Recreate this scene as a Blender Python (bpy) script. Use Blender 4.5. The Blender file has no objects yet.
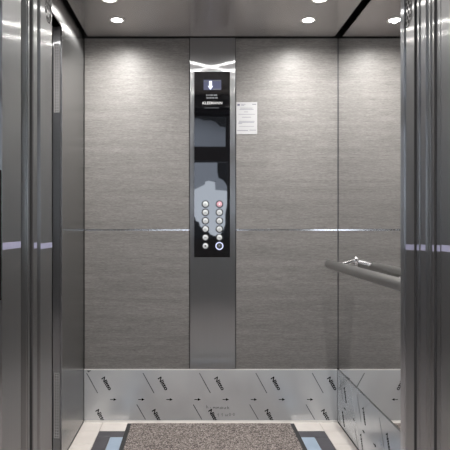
import bpy, bmesh, math, random
from mathutils import Vector, Matrix
random.seed(7)
scene = bpy.context.scene
COL = scene.collection
PI = math.pi

# ------------------------------------------------------------------ camera model (450 px frame)
F, VX, VY, CAMX, CAMZ = 539.0, 193.0, 225.0, -0.103, 1.126
def wx(px, Y): return CAMX + (px - VX) * Y / F
def wz(py, Y): return CAMZ - (py - VY) * Y / F
BACK = 3.08                     # front face of the back wall panels
HW = 0.726                      # half width of the car
OP = 0.545                      # half width of the door opening
FRONT = 1.69                    # inner face of the car front
CEIL = 2.20

# ------------------------------------------------------------------ materials
def new_mat(name):
    m = bpy.data.materials.new(name); m.use_nodes = True
    nt = m.node_tree; nt.nodes.clear()
    out = nt.nodes.new('ShaderNodeOutputMaterial')
    return m, nt, out
def N(nt, t, **kw):
    n = nt.nodes.new(t)
    for k, v in kw.items():
        if hasattr(n, k): setattr(n, k, v)
        else: n.inputs[k].default_value = v
    return n
def principled(name, col, rough=0.5, metal=0.0, **kw):
    m, nt, out = new_mat(name)
    p = N(nt, 'ShaderNodeBsdfPrincipled')
    p.inputs['Base Color'].default_value = (*col, 1)
    p.inputs['Roughness'].default_value = rough
    p.inputs['Metallic'].default_value = metal
    for k, v in kw.items(): p.inputs[k.replace('_', ' ')].default_value = v
    nt.links.new(p.outputs[0], out.inputs[0])
    return m, nt, p
def emission(name, col, s):
    m, nt, out = new_mat(name)
    e = N(nt, 'ShaderNodeEmission'); e.inputs[0].default_value = (*col, 1); e.inputs[1].default_value = s
    nt.links.new(e.outputs[0], out.inputs[0]); return m
def brushed(name, col, rough, aniso, tangent=(0, 0, 1), diffuse=0.08, broad=0.0, wide=(.48, .74)):
    """vertically or crosswise brushed sheet steel: highlights spread across the grain"""
    m, nt, out = new_mat(name)
    g = N(nt, 'ShaderNodeBsdfAnisotropic'); g.distribution = 'MULTI_GGX'
    g.inputs['Color'].default_value = (*col, 1)
    g.inputs['Roughness'].default_value = rough
    g.inputs['Anisotropy'].default_value = aniso
    t = N(nt, 'ShaderNodeCombineXYZ')
    for i in range(3): t.inputs[i].default_value = tangent[i]
    nt.links.new(t.outputs[0], g.inputs['Tangent'])
    d = N(nt, 'ShaderNodeBsdfDiffuse'); d.inputs[0].default_value = (*[c * .7 for c in col], 1)
    # faint grain
    tc = N(nt, 'ShaderNodeTexCoord'); mp = N(nt, 'ShaderNodeMapping')
    s = [900, 900, 900]
    for i in range(3):
        if tangent[i]: s[i] = 4
    mp.inputs['Scale'].default_value = s
    nz = N(nt, 'ShaderNodeTexNoise'); nz.inputs['Scale'].default_value = 1.0; nz.inputs['Detail'].default_value = 2
    nt.links.new(tc.outputs['Object'], mp.inputs[0]); nt.links.new(mp.outputs[0], nz.inputs[0])
    mr = N(nt, 'ShaderNodeMapRange'); mr.inputs['To Min'].default_value = .92; mr.inputs['To Max'].default_value = 1.06
    nt.links.new(nz.outputs[0], mr.inputs[0])
    mx = N(nt, 'ShaderNodeVectorMath', operation='SCALE'); mx.inputs[0].default_value = col
    nt.links.new(mr.outputs[0], mx.inputs['Scale']); nt.links.new(mx.outputs[0], g.inputs['Color'])
    mix = N(nt, 'ShaderNodeMixShader'); mix.inputs[0].default_value = diffuse
    top = g.outputs[0]
    if broad:                       # softer second lobe of the same grain
        g2 = N(nt, 'ShaderNodeBsdfAnisotropic')
        g2.distribution = 'MULTI_GGX'
        g2.inputs['Roughness'].default_value = wide[0]; g2.inputs['Anisotropy'].default_value = wide[1]
        nt.links.new(t.outputs[0], g2.inputs['Tangent']); nt.links.new(mx.outputs[0], g2.inputs['Color'])
        m2 = N(nt, 'ShaderNodeMixShader'); m2.inputs[0].default_value = broad
        nt.links.new(g.outputs[0], m2.inputs[1]); nt.links.new(g2.outputs[0], m2.inputs[2]); top = m2.outputs[0]
    nt.links.new(top, mix.inputs[1]); nt.links.new(d.outputs[0], mix.inputs[2])
    nt.links.new(mix.outputs[0], out.inputs[0])
    return m

M = {}
M['steel'] = brushed('brushed_steel', (.66, .665, .68), .25, .93, diffuse=.03, broad=.38, wide=(.50, .62))
M['steel_jamb'] = brushed('brushed_jamb_steel', (.50, .50, .50), .205, .895, diffuse=.0, broad=.62, wide=(.43, .58))
M['steel_wall'] = brushed('brushed_wall_steel', (.47, .47, .47), .20, .66, diffuse=.03)
M['ceiling'] = brushed('ceiling_steel', (.52, .50, .495), .26, .80, tangent=(1, 0, 0), diffuse=.05)
M['polished'] = principled('polished_edge', (.85, .85, .86), .18, 1.0)[0]
M['vent_metal'] = principled('vent_metal', (.80, .79, .78), .45, .25)[0]
M['rail'] = principled('satin_rail_steel', (.46, .46, .455), .28, 1.0)[0]
M['mirror'] = principled('mirror_glass', (.88, .88, .875), .015, 1.0)[0]
M['dark_gap'] = principled('dark_shadow_gap', (.012, .012, .012), .6)[0]
M['dark_steel'] = principled('dark_steel', (.10, .10, .11), .4, .8)[0]
M['rubber'] = principled('black_rubber', (.03, .029, .03), .7)[0]
M['black_glass'] = principled('black_glass', (.004, .004, .005), .02, 0, IOR=2.0)[0]
M['call_glass'] = principled('black_call_plate', (.01, .01, .01), .25)[0]
M['ink'] = principled('black_ink', (.006, .006, .007), .9, 0, Specular_IOR_Level=.1)[0]
M['ink_thin'] = principled('grey_ink', (.07, .072, .078), .6)[0]
M['pen'] = principled('pencil_grey', (.13, .135, .14), .6)[0]
M['button'] = principled('button_cap', (.72, .745, .76), .30, .15)[0]
M['button_pink'] = principled('button_cap_pink', (.74, .42, .50), .3, .1)[0]
M['button_dark'] = principled('button_dark_centre', (.06, .065, .06), .4)[0]
M['button_mark'] = principled('button_mark_grey', (.36, .37, .37), .4)[0]
M['button_ring'] = principled('button_ring', (.02, .02, .022), .35, .3)[0]
M['led'] = emission('lit_ring', (.66, .70, 1.0), 1.35)
M['display'] = emission('display_backlight', (.10, .105, .165), 1.3)
M['display_white'] = emission('display_white', (.85, .87, 1.0), 1.6)
M['white_print'] = principled('white_print', (.85, .85, .85), .4)[0]
M['grey_print'] = principled('grey_print', (.19, .20, .215), .4)[0]
M['dim_line'] = principled('dim_line', (.05, .055, .06), .4)[0]
M['paper'] = principled('notice_paper', (.44, .44, .45), .5)[0]
M['paper_ink'] = principled('notice_ink', (.20, .20, .23), .6)[0]
M['paper_logo'] = principled('notice_logo', (.10, .10, .15), .6)[0]
M['lens'] = emission('downlight_lens', (1.0, .985, .95), 16.0)
M['lamp_trim'] = principled('downlight_trim', (.75, .74, .72), .3, .8)[0]
M['sealant'] = principled('white_sealant', (.82, .80, .78), .5)[0]
M['concrete'] = principled('shaft_concrete', (.05, .05, .05), .9)[0]
M['landing_wall'] = principled('landing_wall_paint', (.09, .088, .09), .8)[0]
M['landing_ceiling'] = principled('landing_ceiling_paint', (.25, .25, .25), .8)[0]
M['landing_floor'] = principled('landing_floor_stone', (.80, .72, .69), .45)[0]
M['sill'] = brushed('sill_aluminium', (.8, .79, .78), .4, .5, tangent=(1, 0, 0), diffuse=.6)
M['grey_silhouette'] = principled('silhouette_grey', (.42, .43, .46), .8)[0]
M['silhouette'] = principled('silhouette_black', (.004, .005, .005), .9)[0]
M['window_frame'] = principled('window_frame_paint', (.02, .02, .022), .5)[0]

def wood_panel():
    m, nt, p = principled('grey_linen_laminate', (.25, .24, .23), .45)
    tc = N(nt, 'ShaderNodeTexCoord')
    def noise(scale, detail, rough=.6):
        mp = N(nt, 'ShaderNodeMapping'); mp.inputs['Scale'].default_value = scale
        nz = N(nt, 'ShaderNodeTexNoise'); nz.inputs['Scale'].default_value = 1; nz.inputs['Detail'].default_value = detail
        nz.inputs['Roughness'].default_value = rough
        nt.links.new(tc.outputs['Object'], mp.inputs[0]); nt.links.new(mp.outputs[0], nz.inputs[0]); return nz
    a = noise((12, 12, 300), 3); b = noise((70, 70, 430), 2); c = noise((1.6, 1.6, 26), 3)
    add = N(nt, 'ShaderNodeMath', operation='ADD'); nt.links.new(a.outputs[0], add.inputs[0]); nt.links.new(b.outputs[0], add.inputs[1])
    ad2 = N(nt, 'ShaderNodeMath', operation='MULTIPLY_ADD'); nt.links.new(c.outputs[0], ad2.inputs[0]); ad2.inputs[1].default_value = .55
    nt.links.new(add.outputs[0], ad2.inputs[2])
    r = N(nt, 'ShaderNodeValToRGB')
    mr = N(nt, 'ShaderNodeMapRange'); mr.inputs['From Min'].default_value = .95; mr.inputs['From Max'].default_value = 1.62
    nt.links.new(ad2.outputs[0], mr.inputs[0]); nt.links.new(mr.outputs[0], r.inputs[0])
    e = r.color_ramp.elements
    e[0].position = .0; e[0].color = (.125, .119, .114, 1)
    e[1].position = 1.0; e[1].color = (.262, .25, .241, 1)
    x = e.new(.5); x.color = (.192, .183, .176, 1)
    nt.links.new(r.outputs[0], p.inputs['Base Color'])
    bp = N(nt, 'ShaderNodeBump'); bp.inputs['Strength'].default_value = .15; bp.inputs['Distance'].default_value = .001
    nt.links.new(ad2.outputs[0], bp.inputs['Height']); nt.links.new(bp.outputs[0], p.inputs['Normal'])
    return m
M['panel'] = wood_panel()

def film_mat():
    m, nt, out = new_mat('filmed_steel')
    d = N(nt, 'ShaderNodeBsdfDiffuse'); g = N(nt, 'ShaderNodeBsdfAnisotropic')
    g.inputs['Color'].default_value = (.80, .83, .86, 1); g.inputs['Roughness'].default_value = .25
    tc = N(nt, 'ShaderNodeTexCoord'); nz = N(nt, 'ShaderNodeTexNoise'); nz.inputs['Scale'].default_value = 5; nz.inputs['Detail'].default_value = 1
    nt.links.new(tc.outputs['Object'], nz.inputs[0])
    r = N(nt, 'ShaderNodeValToRGB'); nt.links.new(nz.outputs[0], r.inputs[0])
    r.color_ramp.elements[0].position = .3; r.color_ramp.elements[0].color = (.49, .50, .51, 1)
    r.color_ramp.elements[1].position = .7; r.color_ramp.elements[1].color = (.56, .57, .58, 1)
    nt.links.new(r.outputs[0], d.inputs[0])
    lw = N(nt, 'ShaderNodeLayerWeight'); lw.inputs[0].default_value = .42
    mr = N(nt, 'ShaderNodeMapRange'); mr.inputs['To Min'].default_value = .30; mr.inputs['To Max'].default_value = .85
    nt.links.new(lw.outputs['Facing'], mr.inputs[0])
    bp = N(nt, 'ShaderNodeBump'); bp.inputs['Strength'].default_value = .04; bp.inputs['Distance'].default_value = .004
    nt.links.new(nz.outputs[0], bp.inputs['Height'])
    nt.links.new(bp.outputs[0], g.inputs['Normal'])
    mix = N(nt, 'ShaderNodeMixShader')
    nt.links.new(mr.outputs[0], mix.inputs[0]); nt.links.new(d.outputs[0], mix.inputs[1]); nt.links.new(g.outputs[0], mix.inputs[2])
    nt.links.new(mix.outputs[0], out.inputs[0]); return m
M['film'] = film_mat()

def tile_mat(name, c0, c1, scale, rough):
    m, nt, p = principled(name, c0, rough)
    tc = N(nt, 'ShaderNodeTexCoord'); nz = N(nt, 'ShaderNodeTexNoise'); nz.inputs['Scale'].default_value = scale; nz.inputs['Detail'].default_value = 4
    nt.links.new(tc.outputs['Object'], nz.inputs[0])
    r = N(nt, 'ShaderNodeValToRGB'); nt.links.new(nz.outputs[0], r.inputs[0])
    r.color_ramp.elements[0].position = .35; r.color_ramp.elements[0].color = (*c0, 1)
    r.color_ramp.elements[1].position = .65; r.color_ramp.elements[1].color = (*c1, 1)
    nt.links.new(r.outputs[0], p.inputs['Base Color']); return m
M['tile'] = tile_mat('beige_stone_tile', (.64, .59, .555), (.70, .655, .615), 9, .35)
M['grout'] = principled('tile_grout', (.34, .31, .29), .8)[0]
M['tile_dark'] = tile_mat('dark_stone_tile', (.066, .062, .07), (.085, .08, .09), 14, .3)
M['tile_blue'] = tile_mat('pale_blue_stone_tile', (.30, .38, .48), (.35, .43, .53), 10, .3)

def mat_pile():
    m, nt, p = principled('mat_pile', (.2, .18, .17), .95)
    tc = N(nt, 'ShaderNodeTexCoord')
    v = N(nt, 'ShaderNodeTexVoronoi'); v.inputs['Scale'].default_value = 210
    nz = N(nt, 'ShaderNodeTexNoise'); nz.inputs['Scale'].default_value = 130; nz.inputs['Detail'].default_value = 3
    nt.links.new(tc.outputs['Object'], v.inputs[0]); nt.links.new(tc.outputs['Object'], nz.inputs[0])
    sp = N(nt, 'ShaderNodeSeparateColor'); nt.links.new(v.outputs['Color'], sp.inputs[0])
    r = N(nt, 'ShaderNodeValToRGB'); nt.links.new(sp.outputs[0], r.inputs[0])
    e = r.color_ramp.elements
    e[0].position = 0; e[0].color = (.04, .032, .031, 1)
    e[1].position = 1; e[1].color = (.40, .355, .335, 1)
    x = e.new(.42); x.color = (.115, .095, .088, 1)
    x = e.new(.7); x.color = (.24, .207, .19, 1)
    nt.links.new(r.outputs[0], p.inputs['Base Color'])
    bp = N(nt, 'ShaderNodeBump'); bp.inputs['Strength'].default_value = .8; bp.inputs['Distance'].default_value = .004
    nt.links.new(nz.outputs[0], bp.inputs['Height']); nt.links.new(bp.outputs[0], p.inputs['Normal'])
    return m
M['pile'] = mat_pile()

# ------------------------------------------------------------------ mesh helpers
def bm_new(): return bmesh.new()
def add_box(bm, x0, x1, y0, y1, z0, z1, bev=0, seg=2):
    r = bmesh.ops.create_cube(bm, size=1)
    vs = r['verts']
    for v in vs:
        v.co = Vector(((x0 + x1) / 2 + v.co.x * (x1 - x0), (y0 + y1) / 2 + v.co.y * (y1 - y0), (z0 + z1) / 2 + v.co.z * (z1 - z0)))
    if bev:
        es = list({e for v in vs for e in v.link_edges})
        bmesh.ops.bevel(bm, geom=es, offset=bev, segments=seg, affect='EDGES', clamp_overlap=True)
def add_prism(bm, pts, axis, a, b):
    """closed polygon pts (2-D) pushed along an axis from a to b; axis 'y': pts are (x,z); 'x': (y,z); 'z': (x,y)"""
    def co(p, d):
        return {'y': (p[0], d, p[1]), 'x': (d, p[0], p[1]), 'z': (p[0], p[1], d)}[axis]
    v0 = [bm.verts.new(co(p, a)) for p in pts]; v1 = [bm.verts.new(co(p, b)) for p in pts]
    f0 = bm.faces.new(v0); f1 = bm.faces.new(v1[::-1]); n = len(pts)
    for i in range(n): bm.faces.new((v0[i], v1[i], v1[(i + 1) % n], v0[(i + 1) % n]))
    bmesh.ops.recalc_face_normals(bm, faces=bm.faces[:])
    bmesh.ops.triangulate(bm, faces=[f0, f1])
def add_cyl(bm, c, axis, r0, r1, a, b, n=40, bev=0):
    """solid of revolution about an axis through c between a and b"""
    rings = []
    prof = [(r0, a), (r1, b)]
    if bev:
        s = 1 if b > a else -1
        prof = [(r0, a), (r1, b - s * bev), (r1 - bev * .3, b - s * bev * .3), (r1 - bev, b)]
    for r, h in prof:
        ring = []
        for i in range(n):
            t = 2 * PI * i / n; u, w = r * math.cos(t), r * math.sin(t)
            ring.append(bm.verts.new({'y': (c[0] + u, h, c[1] + w), 'z': (c[0] + u, c[1] + w, h), 'x': (h, c[0] + u, c[1] + w)}[axis]))
        rings.append(ring)
    fs = [bm.faces.new(rings[0]), bm.faces.new(rings[-1][::-1])]
    for k in range(len(rings) - 1):
        for i in range(n):
            fs.append(bm.faces.new((rings[k][i], rings[k + 1][i], rings[k + 1][(i + 1) % n], rings[k][(i + 1) % n])))
    bmesh.ops.recalc_face_normals(bm, faces=fs)
def add_annulus(bm, c, axis, ri, ro, a, b, n=40):
    rings = []
    for r, h in ((ri, a), (ro, a), (ro, b), (ri, b)):
        ring = []
        for i in range(n):
            t = 2 * PI * i / n; u, w = r * math.cos(t), r * math.sin(t)
            ring.append(bm.verts.new({'y': (c[0] + u, h, c[1] + w), 'z': (c[0] + u, c[1] + w, h), 'x': (h, c[0] + u, c[1] + w)}[axis]))
        rings.append(ring)
    fs = []
    for k in range(4):
        for i in range(n):
            fs.append(bm.faces.new((rings[k][i], rings[(k + 1) % 4][i], rings[(k + 1) % 4][(i + 1) % n], rings[k][(i + 1) % n])))
    bmesh.ops.recalc_face_normals(bm, faces=fs)
def add_tube(bm, p0, p1, r0, r1, n=24):
    p0, p1 = Vector(p0), Vector(p1); d = (p1 - p0).normalized()
    u = d.orthogonal().normalized(); w = d.cross(u)
    a = [bm.verts.new(p0 + (u * math.cos(2 * PI * i / n) + w * math.sin(2 * PI * i / n)) * r0) for i in range(n)]
    b = [bm.verts.new(p1 + (u * math.cos(2 * PI * i / n) + w * math.sin(2 * PI * i / n)) * r1) for i in range(n)]
    fs = [bm.faces.new(a[::-1]), bm.faces.new(b)]
    for i in range(n): fs.append(bm.faces.new((a[i], a[(i + 1) % n], b[(i + 1) % n], b[i])))
    bmesh.ops.recalc_face_normals(bm, faces=fs)

def obj(name, bm, mat, parent=None, smooth=False, label=None):
    me = bpy.data.meshes.new(name); bm.to_mesh(me); bm.free()
    me.materials.append(M[mat])
    o = bpy.data.objects.new(name, me); COL.objects.link(o)
    if smooth:
        for p in me.polygons: p.use_smooth = True
        try: me.set_sharp_from_angle(angle=math.radians(35))
        except Exception: pass
    if parent is not None:
        o.parent = parent
        o.matrix_parent_inverse = Matrix.Translation(-parent.location)      # shapes are drawn in place; only Empties sit elsewhere
    if label: o['label'] = label
    return o
def struct(name, bm, mat, parent=None, smooth=False, label=None):
    o = obj(name, bm, mat, parent, smooth)
    if parent is None:
        o['kind'] = 'structure'
        if label: o['label'] = label
    return o
def thing(name, loc, label, cat, group=None):
    o = bpy.data.objects.new(name, None); COL.objects.link(o); o.location = loc
    o.empty_display_size = .05
    o['label'] = label; o['category'] = cat
    if group: o['group'] = group
    return o
def sbox(name, dims, mat, bev=0.0, parent=None, label=None):
    bm = bm_new(); add_box(bm, *dims, bev=bev); return struct(name, bm, mat, parent, label=label, smooth=bev > 0)
def text_mesh(body, width, height, bold=0.0, depth=.0006):
    """flat lettering in the x-z plane facing -y, fitted to width x height around its centre; returns a bmesh"""
    cu = bpy.data.curves.new('lettering', 'FONT'); cu.body = body; cu.size = 1; cu.offset = bold; cu.resolution_u = 3
    cu.align_x = 'CENTER'; cu.align_y = 'CENTER'; cu.extrude = .01
    o = bpy.data.objects.new('lettering', cu); COL.objects.link(o)
    bpy.context.view_layer.update()
    me = bpy.data.meshes.new_from_object(o.evaluated_get(bpy.context.evaluated_depsgraph_get()))
    bpy.data.objects.remove(o); bpy.data.curves.remove(cu)
    bm = bm_new(); bm.from_mesh(me); bpy.data.meshes.remove(me)
    xs = [v.co.x for v in bm.verts]; ys = [v.co.y for v in bm.verts]
    cx, cy = (min(xs) + max(xs)) / 2, (min(ys) + max(ys)) / 2; sx, sy = width / (max(xs) - min(xs)), height / (max(ys) - min(ys))
    for v in bm.verts:
        x, y, z = v.co
        v.co = Vector(((x - cx) * sx, -z / .01 * depth / 2, (y - cy) * sy))
    return bm

# ------------------------------------------------------------------ SETTING: shell of the car
# floor of the car: grout bed, beige stone border tiles, dark frame tiles and pale blue field
floor = sbox('floor', (-.75, .75, FRONT - .02, 3.12, -.05, -.004), 'grout')
bm = bm_new(); g = .0013
def tile(bm, x0, x1, y0, y1): add_box(bm, x0 + g, x1 - g, y0 + g, y1 - g, -.006, 0, bev=.0008, seg=1)
XB, XI = .616, .543
YB, YI = 2.946, 2.862
xs = [-.735, -XB, -.2, .2, XB, .735]
for i in range(5): tile(bm, xs[i], xs[i + 1], YB, 3.10)
yy = [YB - .175 * k for k in range(8)]
for s in (-1, 1):
    for k in range(7):
        a, b = sorted((s * XB, s * .735)); tile(bm, a, b, max(yy[k + 1], FRONT), yy[k])
obj('border_tiles', bm, 'tile', floor)
bm = bm_new()
for i in range(4): tile(bm, -XB + i * XB / 2, -XB + (i + 1) * XB / 2, YI, YB)
for s in (-1, 1):
    for k in range(4):
        a, b = sorted((s * XI, s * XB)); tile(bm, a, b, YI - (k + 1) * .29, YI - k * .29)
obj('dark_frame_tiles', bm, 'tile_dark', floor, label='dark grey stone tiles framing the blue field')
bm = bm_new()
for i in range(3):
    for k in range(4): tile(bm, -XI + i * XI * 2 / 3, -XI + (i + 1) * XI * 2 / 3, YI - (k + 1) * .29, YI - k * .29)
obj('blue_tiles', bm, 'tile_blue', floor, label='pale blue stone tiles under the mat')

# back wall: carcass, four laminate panels, metal joint strips
wall = sbox('wall_back', (-.80, .80, BACK + .014, BACK + .05, -.05, 2.26), 'dark_gap')
CX0, CX1 = wx(190, BACK), wx(235.3, BACK)
SEAM = wz(230, BACK)
BB = .302
for x0, x1 in ((-HW + .003, CX0 - .004), (CX1 + .004, HW - .003)):
    for z0, z1 in ((BB + .003, SEAM - .004), (SEAM + .004, 2.192)):
        bm = bm_new(); add_box(bm, x0, x1, BACK, BACK + .016, z0, z1, bev=.0012); obj('wall_panel', bm, 'panel', wall, smooth=True)
    bm = bm_new(); add_box(bm, x0, x1, BACK + .0025, BACK + .012, SEAM - .0042, SEAM + .0042); obj('joint_strip', bm, 'polished', wall)
# bright corner strip at the meeting with the mirror, dark one at the left
bm = bm_new(); add_box(bm, HW - .0026, HW - .0004, BACK + .001, BACK + .012, BB + .003, 2.19); obj('corner_strip', bm, 'dark_steel', wall)

# skirtings under protective film
base_b = sbox('baseboard_back', (-HW + .002, HW - .006, BACK - .006, BACK + .018, .012, BB), 'film', bev=.0012)
bm = bm_new(); add_box(bm, -HW + .002, HW - .006, BACK - .0075, BACK + .01, -.002, .0115, bev=.002); obj('sealant_bead', bm, 'sealant', base_b, smooth=True)
bm = bm_new(); add_box(bm, -HW + .002, HW - .006, BACK - .0066, BACK + .006, BB - .004, BB + .0010, bev=.0006); obj('top_edge', bm, 'vent_metal', base_b)
base_r = sbox('baseboard_right', (HW - .005, HW + .016, FRONT + .005, BACK - .006, .011, BB), 'film', bev=.0012)

# mirrored right wall
wr = sbox('wall_right', (HW + .006, HW + .05, FRONT - .04, BACK + .04, -.05, 2.26), 'dark_gap')
bm = bm_new(); add_box(bm, HW, HW + .006, FRONT, BACK + .013, BB + .005, 2.25, bev=.0006); obj('mirror', bm, 'mirror', wr)

# steel left wall with an opening for a side entrance near the front
EY = 2.563; HZ = 2.072
RVA, RVB = (-HW - .0065, EY + .001), (-.772, EY + .009)      # plan of the side doorway's reveal
wl = sbox('wall_left', (-HW - .05, -HW - .006, EY + .06, BACK + .02, -.05, 2.26), 'dark_gap')
bm = bm_new(); add_box(bm, -HW - .006, -HW, EY, BACK - .0075, .013, 2.25, bev=.0006); obj('steel_sheet', bm, 'steel_wall', wl)
bm = bm_new(); add_box(bm, -HW - .12, -HW, FRONT - .04, EY - .001, HZ, 2.26, bev=.0006); obj('door_header', bm, 'steel_wall', wl)
bm = bm_new()
add_prism(bm, [(RVA[0], RVA[1]), (RVA[0], RVA[1] + .010), (RVB[0], RVB[1] + .010), (RVB[0], RVB[1])], 'z', 0.0, HZ)
obj('door_reveal', bm, 'steel', wl)
bm = bm_new(); add_box(bm, -HW - .007, -HW + .0008, EY - .0035, EY, .0, HZ, bev=.0007); add_box(bm, -HW - .004, -HW + .0008, FRONT, EY, HZ - .0035, HZ, bev=.0007)
obj('edge_strip', bm, 'polished', wl)
d = sbox('door_1', (-.85, -.776, FRONT - .04, EY + .03, -.002, HZ + .02), 'dark_steel', bev=.002)
bm = bm_new(); add_box(bm, -.7765, -.773, 2.14, 2.146, .0, HZ); obj('meeting_edge', bm, 'rubber', d)

for nm_, p_, a_, b_, c_ in (('gap_shade', wl, -HW - .0055, -HW - .0008, .0125), ('gap_shade', wr, HW - .0042, HW + .006, .0108)):  # dark strips set into the base gaps to paint in their shade
    bm = bm_new(); add_box(bm, a_, b_, EY if p_ is wl else FRONT, BACK - .008, .0001, c_); obj(nm_, bm, 'rubber', p_)

# ceiling sheet with a dark gap all round
cl = sbox('ceiling', (-HW + .022, HW - .022, FRONT, BACK - .010, CEIL, CEIL + .012), 'ceiling', bev=.001)
bm = bm_new(); add_box(bm, -.86, .86, FRONT - .1, 3.14, 2.255, 2.30); obj('gap_backing', bm, 'dark_gap', cl)

# front of the car: returns, header, sills
wf = sbox('wall_front', (-.84, -OP - .002, FRONT - .03, FRONT - .001, -.05, 2.26), 'steel')
for nm, d_ in (('front_return', (OP + .002, .79, FRONT - .03, FRONT - .001, -.05, 2.26)), ('door_header', (-OP, OP, FRONT - .09, FRONT - .001, 2.10, 2.26))):
    bm = bm_new(); add_box(bm, *d_, bev=.001); obj(nm, bm, 'steel', wf)
tj = sbox('trim_1', (-OP - .04, -OP, 1.559, FRONT, -.004, 2.12), 'steel_jamb', bev=.0022)
OPR = .5525
tk = sbox('trim_2', (OPR, OPR + .04, 1.607, FRONT, -.004, 2.12), 'steel_jamb', bev=.0022)
def perforated(parent, side, y0, y1, zb):
    r = (y1 - y0) / 2; cy = (y0 + y1) / 2; zt = 2.02
    def pill(rr):
        pts = [(cy + rr * math.cos(t), zb + r + rr * math.sin(t)) for t in [PI + PI * i / 20 for i in range(21)]]
        return pts + [(cy + rr * math.cos(t), zt - r + rr * math.sin(t)) for t in [PI * i / 20 for i in range(21)]]
    X = side * OP if side < 0 else OPR
    a, b = sorted((X + side * .003, X - side * .0016))
    bm = bm_new(); n = 42; po, pi_ = pill(r), pill(r - .0032)
    lo = X + side * .001; hi = X - side * .0022
    R = [[bm.verts.new((h, p[0], p[1])) for p in P] for P, h in ((po, lo), (po, hi), (pi_, hi), (pi_, lo))]
    for k in range(4):
        for i in range(n): bm.faces.new((R[k][i], R[(k + 1) % 4][i], R[(k + 1) % 4][(i + 1) % n], R[k][(i + 1) % n]))
    bmesh.ops.recalc_face_normals(bm, faces=bm.faces[:])
    obj('rim', bm, 'polished', parent)
    bm = bm_new(); k = 0; z = zb + .016
    while z < zt - .014:
        for j in range(3):
            y = cy + (j - 1 + (.25 if k % 2 else -.25)) * .0185
            if z > zb + r or (y - cy) ** 2 + (z - zb - r) ** 2 < (r - .009) ** 2:
                add_cyl(bm, (y, z), 'x', .0062, .0062, X + side * .002, X - side * .0008, n=12)
        z += .0145; k += 1
    obj('perforations', bm, 'rubber', parent)
perforated(tj, -1, 1.606, 1.672, wz(23, 1.64))
perforated(tk, 1, 1.613, 1.672, wz(27, 1.64))

# car doors and landing doors, parked in their pockets
def door(name, x0, x1, y0, y1, mat='steel_jamb', bev=.004):
    d = sbox(name, (x0, x1, y0, y1, .006, 2.12), mat, bev=bev)
    return d
d2 = door('door_2', -.98, -OP - .004, 1.494, 1.554, bev=.012)
d3 = door('door_3', -.98, -OP - .002, 1.448, 1.489, bev=.004)
d4 = door('door_4', -.98, -OP - .040, 1.392, 1.440)
d5 = door('door_5', OP + .002, .98, 1.546, 1.600, bev=.004)
d6 = door('door_6', OP + .002, .98, 1.501, 1.541, bev=.005)
d7 = door('door_7', OP + .002, .98, 1.412, 1.468, bev=.004)
for dd, X, a, b in ((d3, -OP, 1.466, 1.474), (d5, OP, 1.566, 1.572), (d7, OP, 1.437, 1.442)):
    bm = bm_new(); add_box(bm, X - .0035, X + .0035, a, b, .01, 2.10); obj('rubber_strip', bm, 'rubber', dd)
bm = bm_new(); add_box(bm, OP + .006, OP + .03, 1.483, 1.4985, .006, 2.12, bev=.003); s8 = struct('trim_3', bm, 'steel_jamb', smooth=True)
bm = bm_new(); add_box(bm, OP + .012, OP + .03, 1.474, 1.4765, .006, 2.12, bev=.001); obj('gap_edge', bm, 'polished', s8)
# raised lavender strips painting in a bluish reflected band on jambs and door edges
M['reflected_band'] = principled('lavender_reflection', (.40, .40, .56), .45)[0]
def reflected_band(parent, side, X, y0, y1, zc, h=.0165):
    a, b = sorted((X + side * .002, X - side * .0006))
    bm = bm_new(); add_box(bm, a, b, y0, y1, zc - h / 2, zc + h / 2); obj('reflection_strip', bm, 'reflected_band', parent)
# sills
sl = sbox('trim_4', (-.98, .98, 1.50, FRONT - .001, -.05, -.0045), 'sill', bev=.001)
for y in (1.52, 1.565, 1.61):
    bm = bm_new(); add_box(bm, -.98, .98, y, y + .008, -.0048, -.004); obj('groove', bm, 'rubber', sl)
sm = sbox('trim_5', (-.98, .98, 1.25, 1.465, -.05, 0.0), 'sill', bev=.001)

# landing: wall around the opening, jambs, room behind the camera
LY = 1.247
wlw = sbox('wall_landing', (-2.2, -.80, LY + .004, 1.385, -.05, 2.9), 'landing_wall')
for d_ in ((.80, 2.2, LY + .004, 1.385, -.05, 2.9), (-.80, .80, LY + .004, 1.385, 2.13, 2.9)):
    bm = bm_new(); add_box(bm, *d_); obj('wall_section', bm, 'landing_wall', wlw)
t6 = sbox('trim_6', (-.80, -OP, LY, 1.386, 0, 2.24), 'steel_jamb', bev=.002)
t7 = sbox('trim_7', (OP, .80, LY, 1.409, 0, 2.24), 'steel_jamb', bev=.002)
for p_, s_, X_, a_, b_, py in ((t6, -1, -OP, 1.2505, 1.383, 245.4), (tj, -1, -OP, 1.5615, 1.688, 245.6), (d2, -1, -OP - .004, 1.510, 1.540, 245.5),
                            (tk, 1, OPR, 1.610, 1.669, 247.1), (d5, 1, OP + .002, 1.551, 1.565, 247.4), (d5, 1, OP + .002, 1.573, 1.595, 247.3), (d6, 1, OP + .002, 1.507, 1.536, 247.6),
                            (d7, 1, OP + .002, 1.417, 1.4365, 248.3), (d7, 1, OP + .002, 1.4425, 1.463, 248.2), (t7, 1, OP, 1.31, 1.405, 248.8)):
    reflected_band(p_, s_, X_, a_, b_, wz(py, (a_ + b_) / 2))
sbox('trim_8', (-OP, OP, LY, 1.386, 2.11, 2.24), 'steel_jamb', bev=.002)
sbox('floor_landing', (-2.2, 2.2, -1.62, LY + .003, -.05, 0), 'landing_floor')
sbox('ceiling_landing', (-2.2, 2.2, -1.62, 1.385, 2.9, 2.95), 'landing_ceiling')
sbox('wall_landing_left', (-2.25, -2.2, -1.62, 1.385, -.05, 2.95), 'landing_wall')
sbox('wall_landing_right', (2.2, 2.25, -1.62, 1.385, -.05, 2.95), 'landing_wall')
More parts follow.
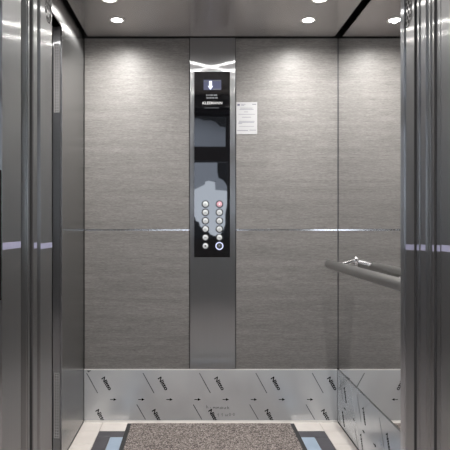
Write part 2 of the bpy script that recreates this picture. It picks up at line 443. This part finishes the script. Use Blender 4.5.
# wall behind the camera with a two-light window seen only in the black glass
RY = -1.5; RL = 2 * (BACK - .012) - RY
def rx(px, L=RL): return CAMX + (px - VX) * L / F
def rz(py, L=RL): return CAMZ - (py - VY) * L / F
WX0, WX1 = -.75, rx(228.3); TX1 = rx(225)
Z0, Z1, Z2, Z3 = rz(240), rz(161), rz(146.5), rz(114.5)
wb = sbox('wall_landing_back', (-2.2, WX0, RY - .12, RY, -.05, 2.9), 'landing_wall')
for d_ in ((WX1, 2.2, RY - .12, RY, -.05, 2.9), (WX0, WX1, RY - .12, RY, -.05, Z0), (WX0, WX1, RY - .12, RY, Z1, Z2), (WX0, WX1, RY - .12, RY, Z3, 2.9)):
    bm = bm_new(); add_box(bm, *d_); obj('wall_section', bm, 'landing_wall', wb)
bm = bm_new()
for d_ in ((WX0, WX0 + .03, Z0, Z1), (WX1 - .012, WX1, Z0, Z1), (WX0, WX1, Z0, Z0 + .02), (WX0, WX1, Z1 - .012, Z1), (WX1 - .035, WX1, Z2, Z3)):
    add_box(bm, d_[0], d_[1], RY - .09, RY - .05, d_[2], d_[3])
w1 = struct('window_1', bm, 'window_frame')
# guessed silhouettes added outside that window, outlined to shape the glass reflection
L2 = RL + 4; OY = RY - 4
def poly(name, px, mat, y0, y1):
    bm = bm_new(); add_prism(bm, [(rx(a, L2), rz(b, L2)) for a, b in px], 'y', y0, y1); return struct(name, bm, mat)
poly('house_silhouette', [(150, 156), (217.3, 156), (217.3, 172), (218.5, 178), (223, 180), (226, 184), (228.5, 190), (216, 189), (215.5, 181), (209, 179.5), (205.5, 180.5), (205, 183.5), (200, 186), (194, 189), (150, 190)], 'grey_silhouette', OY, OY - .3)
poly('gable_silhouette', [(217.0, 150), (240, 150), (240, 192), (228.6, 190), (226.2, 184), (223.2, 180), (218.7, 178), (217.4, 172)], 'silhouette', OY - .02, OY - .2)
poly('hedge_silhouette', [(150, 212), (191, 214), (195, 217), (196, 221), (199, 222), (200, 226), (204, 230), (208, 231), (210, 234), (214, 236), (220, 236.5), (222, 233), (224.5, 229), (226, 224), (226, 214), (227.5, 206), (229, 198), (236, 198), (236, 262), (150, 262)], 'silhouette', OY, OY - .3)
poly('roof_silhouette', [(150, 100), (236, 100), (236, 126), (221, 124), (216, 119), (211, 117.5), (204, 117.5), (200, 116), (194, 115), (150, 115)], 'silhouette', OY, OY - .3)
poly('facade_silhouette', [(150, 110), (232, 110), (226, 150), (150, 150)], 'grey_silhouette', OY - .4, OY - .7)
# lift shaft around the car
sh = sbox('wall_shaft', (-1.10, -1.05, 1.386, 3.35, -.2, 2.9), 'concrete')
for d_ in ((1.05, 1.10, 1.386, 3.35, -.2, 2.9), (-1.05, 1.05, 3.30, 3.35, -.2, 2.9), (-1.05, 1.05, 1.386, 3.30, 2.85, 2.9), (-1.05, 1.05, 1.386, 3.30, -.2, -.15)):
    bm = bm_new(); add_box(bm, *d_); obj('shaft_side', bm, 'concrete', sh)

# ------------------------------------------------------------------ printing on the skirting film
def seg2(bm, p, q, w, plane):
    """flat bar between two points of a wall plane, lying .5 mm proud"""
    dx, dz = q[0] - p[0], q[1] - p[1]; l = math.hypot(dx, dz); nx, nz = -dz / l * w / 2, dx / l * w / 2
    pts = [(p[0] + nx, p[1] + nz), (q[0] + nx, q[1] + nz), (q[0] - nx, q[1] - nz), (p[0] - nx, p[1] - nz)]
    ax, a, b = plane; add_prism(bm, pts, ax, a, b)
S = BACK - .006
def bpt(px, py): return (wx(px, S), wz(py, S))
PB = ('y', S + .0006, S - .0006)
def word(cx, cz, ang, plane, parent, length=.082, h=.024):
    bm = text_mesh('Nitto', length, h, bold=.03, depth=.0012)
    bmesh.ops.rotate(bm, cent=(0, 0, 0), matrix=Matrix.Rotation(ang, 3, 'Y'), verts=bm.verts)
    if plane == 'y':
        bmesh.ops.translate(bm, vec=(cx, S, cz), verts=bm.verts)
    else:
        bmesh.ops.rotate(bm, cent=(0, 0, 0), matrix=Matrix.Rotation(-PI / 2, 3, 'Z'), verts=bm.verts)
        bmesh.ops.translate(bm, vec=(HW - .005, cx, cz), verts=bm.verts)
    cut = .013
    for co, no in (((0, 0, cut), (0, 0, -1)),):
        geom = bm.verts[:] + bm.edges[:] + bm.faces[:]
        bmesh.ops.bisect_plane(bm, geom=geom, plane_co=co, plane_no=no, clear_outer=True)
    obj('printed_word', bm, 'ink', parent)
ANG = math.radians(58)
STEP = 56.4
for k in range(-1, 5):
    px = 163.2 + STEP * k
    if 84 < px - 6 and px + 5 < 338: word(*bpt(px, 383.6), ANG, 'y', base_b)
    px = 157.2 + STEP * k
    if 84 < px - 6 and px + 5 < 338: word(*bpt(px, 416), ANG, 'y', base_b)
    for x0, y0, x1, y1 in ((143, 373, 154, 393), (136.8, 404.5, 145.5, 421)):
        a, b = x0 + STEP * k, x1 + STEP * k
        if a > 84.5 and b < 337:
            bm = bm_new(); seg2(bm, bpt(a, y0), bpt(b, min(y1, 419.5)), .0042, PB); obj('printed_line', bm, 'ink_thin', base_b)
for k in range(-2, 7):
    x = 138.3 + 28.1 * k
    if x < 85: continue
    if x + 6 > 337: continue
    bm = bm_new(); seg2(bm, bpt(x, 399.5), bpt(x + 4, 399.5), .0035, PB)
    add_prism(bm, [bpt(x + 3.4, 398.1), bpt(x + 6.3, 399.5), bpt(x + 3.4, 400.9)], *PB)
    obj('printed_arrow', bm, 'ink', base_b)
# corner scuff at the top left
bm = bm_new(); add_prism(bm, [bpt(86.5, 370.5), bpt(91.5, 370.2), bpt(88.5, 372.4)], *PB); obj('scuff', bm, 'ink_thin', base_b)
# pen scribble, two lines
def scribble(px0, py0, letters, adv, tilt, amp):
    bm = bm_new(); x = px0
    for ch in letters:
        pts = {'n': [(0, 0), (.1, 1), (.3, .2), (.55, 1), (.75, 0)], 'i': [(.3, .8), (.35, 0)], 'l': [(.3, 1.7), (.35, 0)], 'a': [(.6, .9), (.15, .8), (.1, .1), (.55, .2), (.65, .9), (.75, 0)],
               'k': [(.1, 1.7), (.12, 0), (.1, .6), (.6, 1.1), (.2, .6), (.7, 0)], 'u': [(.1, 1), (.15, .1), (.5, .1), (.6, 1), (.7, 0)], '1': [(.1, .9), (.4, 1.4), (.35, 0)], 'o': [(.3, 1.2), (.05, .6), (.3, 0), (.6, .6), (.3, 1.2)],
               'h': [(.1, 1.8), (.15, 0), (.15, .8), (.5, .9), (.6, 0)]}[ch]
        for p, q in zip(pts, pts[1:]):
            seg2(bm, bpt(x + p[0] * adv, py0 - p[1] * amp + tilt * (x - px0)), bpt(x + q[0] * adv, py0 - q[1] * amp + tilt * (x - px0)), .0022, PB)
        x += adv
    obj('handwriting', bm, 'pen', base_b)
scribble(206, 408.4, 'hinnauk', 3.5, .03, 1.9)
scribble(217, 416.6, '11uoo', 3.9, -.06, 2.2)
# the same print running along the right-hand skirting
X = HW - .005; PR = ('x', X + .0006, X - .0006)
for k in range(5):
    y = BACK - .165 - .322 * k
    if y < FRONT + .1: break
    word(y, .205, ANG, 'x', base_r); 
    word(y + .036, .062, ANG, 'x', base_r)
    bm = bm_new(); seg2(bm, (y + .115, .275), (y + .05, .16), .0042, PR); obj('printed_line', bm, 'ink_thin', base_r)
    bm = bm_new(); seg2(bm, (y + .15, .09), (y + .10, .014), .0042, PR); obj('printed_line', bm, 'ink_thin', base_r)
    for j in (0, 1):
        yy_ = y + .03 - .161 * j
        bm = bm_new(); seg2(bm, (yy_, .128), (yy_ - .022, .128), .0035, PR)
        add_prism(bm, [(yy_ - .02, .136), (yy_ - .036, .128), (yy_ - .02, .120)], *PR); obj('printed_arrow', bm, 'ink', base_r)

# ------------------------------------------------------------------ CONTROL PANEL (column with black glass)
PF = BACK - .005                                   # face of the steel column
cop = thing('elevator_control_panel', ((CX0 + CX1) / 2, PF, BB), 'full height brushed steel column with black glass operating panel and lift buttons on back wall', 'control panel')
bm = bm_new(); add_box(bm, CX0, CX1, PF, BACK + .013, BB + .003, 2.194, bev=.0012); obj('steel_faceplate', bm, 'steel', cop, smooth=True)
GF = PF - .004
GX0, GX1, GZ0, GZ1 = wx(194.3, PF), wx(229.9, PF), wz(257.2, PF), wz(71.8, PF)
bm = bm_new(); add_box(bm, GX0, GX1, GF, PF + .001, GZ0, GZ1, bev=.0008); obj('glass_panel', bm, 'black_glass', cop)
def gp(px, py): return (wx(px, GF), wz(py, GF))
def grect(x0, x1, y0, y1): a = gp(x0, y0); b = gp(x1, y1); return a[0], b[0], b[1], a[1]
x0, x1, z0, z1 = grect(203.6, 221.2, 79.8, 90.0)
bm = bm_new(); add_box(bm, x0, x1, GF - .0008, GF + .0005, z0, z1, bev=.0003); disp = obj('display', bm, 'display', cop, label='lit grey blue display with white down arrow')
bm = bm_new(); PD = ('y', GF - .0006, GF - .0014)
add_prism(bm, [gp(*p) for p in ((209.1, 81.0), (211.9, 81.0), (211.9, 86.0), (213.2, 86.0), (210.4, 89.8), (207.7, 86.0), (209.1, 86.0))], *PD)
obj('down_arrow', bm, 'display_white', disp)
for a, b, y in ((204.2, 207.2, 81.6), (212.8, 220.4, 80.6), (212.8, 220.4, 89.3)):
    bm = bm_new(); q = grect(a, b, y - .45, y + .45); add_box(bm, q[0], q[1], GF - .0012, GF - .0006, q[2], q[3]); obj('display_caption', bm, 'grey_print', disp)
def glyph(name, body, px, py, w, h, mat, bold=0.0):
    bm = text_mesh(body, w, h, bold, .001); c = gp(px, py)
    bmesh.ops.translate(bm, vec=(c[0], GF - .0002, c[1]), verts=bm.verts); return obj(name, bm, mat, cop)
glyph('maker_lettering', 'KLEEMANN', 212.4, 103.0, .112, .0155, 'white_print', .008)
# two unreadable capacity lines, as short print dashes
bm = bm_new()
for y, runs in ((95.2, ((206.2, 207.6), (208.3, 209.6), (210.2, 213.0), (213.6, 217.0))), (97.9, ((206.4, 208.8), (209.3, 211.6), (212.1, 214.4), (214.9, 217.6)))):
    for a, b in runs: q = grect(a, b, y - .8, y + .8); add_box(bm, q[0], q[1], GF - .0008, GF + .0003, q[2], q[3])
obj('capacity_print', bm, 'grey_print', cop)
bm = bm_new(); q = grect(204.5, 219, 107.4, 108.4); add_box(bm, q[0], q[1], GF - .0006, GF + .0003, q[2], q[3]); obj('faint_line', bm, 'dim_line', cop)  # faint dim bar below the maker lettering
# buttons: two columns of six
rows = (204.2, 212.4, 220.8, 229.1, 237.5, 245.9)
for ci, px in enumerate((205.4, 219.4)):
    for ri, py in enumerate(rows):
        c = gp(px, py); lit = ci == 1 and ri == 5; hole = ci == 0 and ri == 5; alarm = ci == 1 and ri == 0
        bm = bm_new(); add_cyl(bm, c, 'y', .0157, .0154, GF + .0005, GF - .0035, n=40, bev=.0016)
        lab = 'pink alarm button' if alarm else 'button lit by a blue white ring' if lit else None
        b = obj('button', bm, 'button_pink' if alarm else 'button_dark' if lit else 'button', cop, smooth=True, label=lab)
        bm = bm_new(); add_annulus(bm, c, 'y', .0168 if lit else .0158, .0226 if lit else .0212, GF + .0004, GF - .0024)
        obj('ring', bm, 'led' if lit else 'button_ring', b, smooth=True)
        bm = bm_new()
        if hole: add_cyl(bm, c, 'y', .0048, .0048, GF - .003, GF - .0041, n=20)
        elif alarm:
            s = .0009 ; a = c
            add_prism(bm, [(a[0] + x * s * 7, a[1] + z * s * 7) for x, z in ((-1, -.8), (1, -.8), (.6, -.2), (.5, .6), (0, 1), (-.5, .6), (-.6, -.2))], 'y', GF - .003, GF - .0040)
        elif lit: add_cyl(bm, c, 'y', .003, .003, GF - .003, GF - .004, n=20)
        else:   # small worn floor mark, too small to read
            for dx, w, h in ((-.003, .0024, .010), (.003, .0024, .007)): add_box(bm, c[0] + dx - w / 2, c[0] + dx + w / 2, GF - .0040, GF - .003, c[1] - h / 2, c[1] + h / 2)
            add_box(bm, c[0] - .003, c[0] + .003, GF - .0040, GF - .003, c[1] - .0012, c[1] + .0012)
        obj('button_mark', bm, 'button_dark' if hole else 'white_print' if alarm else 'button_mark', b)

# ------------------------------------------------------------------ NOTICE
x0, x1, z0, z1 = wx(236.3, BACK), wx(257.2, BACK), wz(134.3, BACK), wz(102.2, BACK)
no = thing('notice', ((x0 + x1) / 2, BACK, z0), 'white printed notice sheet fixed beside the steel control column', 'notice')
bm = bm_new(); add_box(bm, x0, x1, BACK - .0022, BACK, z0, z1, bev=.0006); obj('sheet', bm, 'paper', no)
def nrect(bm, a, b, y0, y1):
    add_box(bm, wx(a, BACK), wx(b, BACK), BACK - .0026, BACK - .002, wz(y1, BACK), wz(y0, BACK))
bm = bm_new(); nrect(bm, 237.3, 239.8, 104.0, 105.9); obj('logo', bm, 'paper_logo', no, label='small dark logo block')
bm = bm_new()
for a, b, y, h in ((241, 245.5, 104.4, .5), (241, 244.2, 105.6, .5), (252.2, 256.2, 104.4, .9), (240.2, 252.5, 108.2, .5), (239.5, 253.5, 109.5, .5), (244, 248, 112, .5), (238.5, 255, 114.4, .4), (242, 251, 117.3, .5),
                   (239, 254.5, 121.4, .5), (238.6, 254.2, 122.6, .5), (238.2, 242, 123.6, .5), (239, 254, 126.5, .35), (237, 248, 130.6, .6), (249.5, 256, 130.2, .6)):
    nrect(bm, a, b, y - h / 2, y + h / 2)
obj('print', bm, 'paper_ink', no)

# ------------------------------------------------------------------ HANDRAIL
RX, RZ, RR = .637, .913, .0235
hr = thing('handrail', (HW, 2.4, RZ), 'satin steel tubular handrail mounted along the mirrored wall', 'handrail')
bm = bm_new(); add_tube(bm, (RX, 1.74, RZ), (RX, 2.925, RZ), RR, RR, 40); obj('rail', bm, 'rail', hr, smooth=True)
for y, s in ((2.925, 1), (1.74, -1)):
    bm = bm_new(); add_tube(bm, (RX, y, RZ), (RX, y + s * .006, RZ), RR, RR * .99, 40); add_tube(bm, (RX, y + s * .006, RZ), (RX, y + s * .010, RZ), RR * .99, RR * .8, 40); obj('end_cap', bm, 'rail', hr, smooth=True)
for y in (2.74, 1.98):
    bm = bm_new()
    add_tube(bm, (RX + .006, y - .01, RZ + .010), (HW - .006, y + .01, RZ + .030), .0095, .0095, 20)
    # saddle under the rail end of the arm
    add_box(bm, RX - .004, RX + .016, y - .03, y + .01, RZ + .012, RZ + .0205, bev=.002)
    br = obj('bracket', bm, 'polished', hr, smooth=True)
    bm = bm_new(); add_cyl(bm, (y + .01, RZ + .030), 'x', .024, .022, HW, HW - .007, n=32, bev=.002); obj('wall_flange', bm, 'polished', br, smooth=True)

# ------------------------------------------------------------------ MAT
mt = thing('door_mat', (0, 2.45, 0), 'brown grey flecked entrance mat with dark rubber edging on the lift floor', 'mat')
MX0, MX1, MY0, MY1 = -.473, .467, 1.80, 3.040
bm = bm_new(); add_box(bm, MX0 + .023, MX1 - .023, MY0 + .018, MY1 - .004, .001, .0105, bev=.002); obj('pile', bm, 'pile', mt)
bm = bm_new()
for d_ in ((MX0, MX0 + .024, MY0, MY1), (MX1 - .024, MX1, MY0, MY1), (MX0 + .019, MX1 - .019, MY0, MY0 + .019), (MX0 + .019, MX1 - .019, MY1 - .005, MY1)):
    add_box(bm, *d_, .0003, .0075 if d_[1] - d_[0] < .1 or d_[2] == MY0 else .008, bev=.0015)
obj('edging', bm, 'rubber', mt)

# ------------------------------------------------------------------ VENTS in the side door reveal
def vent(z0, z1, label, pat_top):
    # built flat in the frame of the slanted reveal: u runs along it, n points to the car
    a = Vector((*RVA, 0)); b = Vector((*RVB, 0))
    u = (b - a).normalized(); n = Vector((u.y, -u.x, 0));
    if n.y > 0: n = -n
    L = (b - a).length
    t = thing('vent_grille', a + u * L / 2 + Vector((0, 0, z0)), label, 'vent', 'vent grilles of the side door reveal')
    def place(bm):
        for v in bm.verts:
            p = a + u * v.co.x + n * v.co.y; v.co = Vector((p.x, p.y, v.co.z))
        bmesh.ops.recalc_face_normals(bm, faces=bm.faces[:])
    u0, u1 = .006, L - .007
    bm = bm_new(); add_box(bm, u0, u1, 0, .0008, z0, z1); place(bm); obj('backing', bm, 'dark_steel', t)
    bm = bm_new()
    for d_ in ((u0, u0 + .004, z0, z1), (u1 - .004, u1, z0, z1), (u0, u1, z0, z0 + .005), (u0, u1, z1 - .005, z1)): add_box(bm, d_[0], d_[1], 0, .003, d_[2], d_[3])
    place(bm); obj('frame', bm, 'vent_metal', t)
    bm = bm_new(); k = int((z1 - z0) / .0135)
    for i in range(1, k): z = z0 + (z1 - z0) * i / k; add_box(bm, u0 + .004, u1 - .004, .0008, .0028, z - .0036, z + .0036)
    add_box(bm, (u0 + u1) / 2 - .0022, (u0 + u1) / 2 + .0022, .0008, .0026, z0, z1)
    place(bm); obj('slats', bm, 'vent_metal', t)
vent(wz(113, 2.58), wz(44.5, 2.58), 'slotted steel vent grille high in the side doorway reveal', 0)
vent(wz(437, 2.58), wz(372, 2.58), 'slotted steel vent grille low in the side doorway reveal near the floor', 0)

# ------------------------------------------------------------------ CALL PLATE on the landing
bm = bm_new(); add_box(bm, -.66, -OP - .0008, LY - .006, LY + .0008, wz(300, LY), wz(170, LY), bev=.001)
cp = obj('landing_call_plate', bm, 'call_glass')
cp['label'] = 'black call plate on the landing door frame at the left picture edge'; cp['category'] = 'call panel'

# ------------------------------------------------------------------ DOWNLIGHTS
def downlight(x, y, label):
    t = thing('ceiling_downlight', (x, y, CEIL), label, 'ceiling light', 'recessed downlights in the lift ceiling')
    bm = bm_new(); add_annulus(bm, (x, y), 'z', .030, .040, CEIL - .003, CEIL + .0005); obj('trim_ring', bm, 'lamp_trim', t, smooth=True)
    bm = bm_new(); add_cyl(bm, (x, y), 'z', .0300, .0300, CEIL + .0004, CEIL - .0018, n=32); obj('lens', bm, 'lens', t)
    L = bpy.data.lights.new('downlight_beam', 'SPOT'); L.energy = SPOT; L.spot_size = math.radians(SPOT_ANGLE); L.spot_blend = 1.0
    L.shadow_soft_size = .011; L.color = (1.0, .975, .94)
    o = bpy.data.objects.new('downlight_beam', L); COL.objects.link(o); o.location = (x, y, CEIL - .006)
SPOT, SPOT_ANGLE = 30.5, 166
for y, nm in ((2.82, 'nearest the back wall'), (2.56, 'second from the back wall'), (2.0, None)):
    for x, side in ((-.5, 'left'), (.5, 'right')):
        downlight(x, y, f'round recessed ceiling downlight {nm}, on the side of the ' + ('steel wall' if x < 0 else 'mirrored wall') if nm else 'round recessed ceiling downlight towards the lift doors, out of view')

# unseen landing lamps, added and placed to light the floor and skirting film
for x in (-1.0, 1.0):
    L = bpy.data.lights.new('landing_fill', 'AREA'); L.shape = 'RECTANGLE'; L.size = .6; L.size_y = .6; L.energy = 31; L.color = (1.0, .96, .93)
    o = bpy.data.objects.new('landing_fill', L); COL.objects.link(o); o.location = (x * .6, .85, 2.88)

# world: hazy daylight, reaches the place only through the landing window
w = bpy.data.worlds.new('sky'); scene.world = w; w.use_nodes = True
bg = w.node_tree.nodes['Background']; bg.inputs[0].default_value = (.80, .88, 1.0, 1); bg.inputs[1].default_value = 4.2

# ------------------------------------------------------------------ CAMERA
cam = bpy.data.cameras.new('camera'); co = bpy.data.objects.new('camera', cam); COL.objects.link(co)
co.location = (CAMX, 0, CAMZ); co.rotation_euler = (PI / 2, 0, 0)
cam.sensor_width = 36; cam.lens = F / 450 * 36; cam.shift_x = (225 - VX) / 450; cam.shift_y = (VY - 225) / 450
cam.clip_start = .02
scene.camera = co
scene.view_settings.view_transform = 'Standard'; scene.view_settings.look = 'None'
scene.view_settings.gamma = 1; scene.view_settings.use_curve_mapping = False
scene.view_settings.exposure = 0.0
try:
    scene.cycles.max_bounces = 14; scene.cycles.glossy_bounces = 10; scene.cycles.diffuse_bounces = 5
    scene.cycles.sample_clamp_indirect = 12
    scene.cycles.use_denoising = True
except Exception: pass
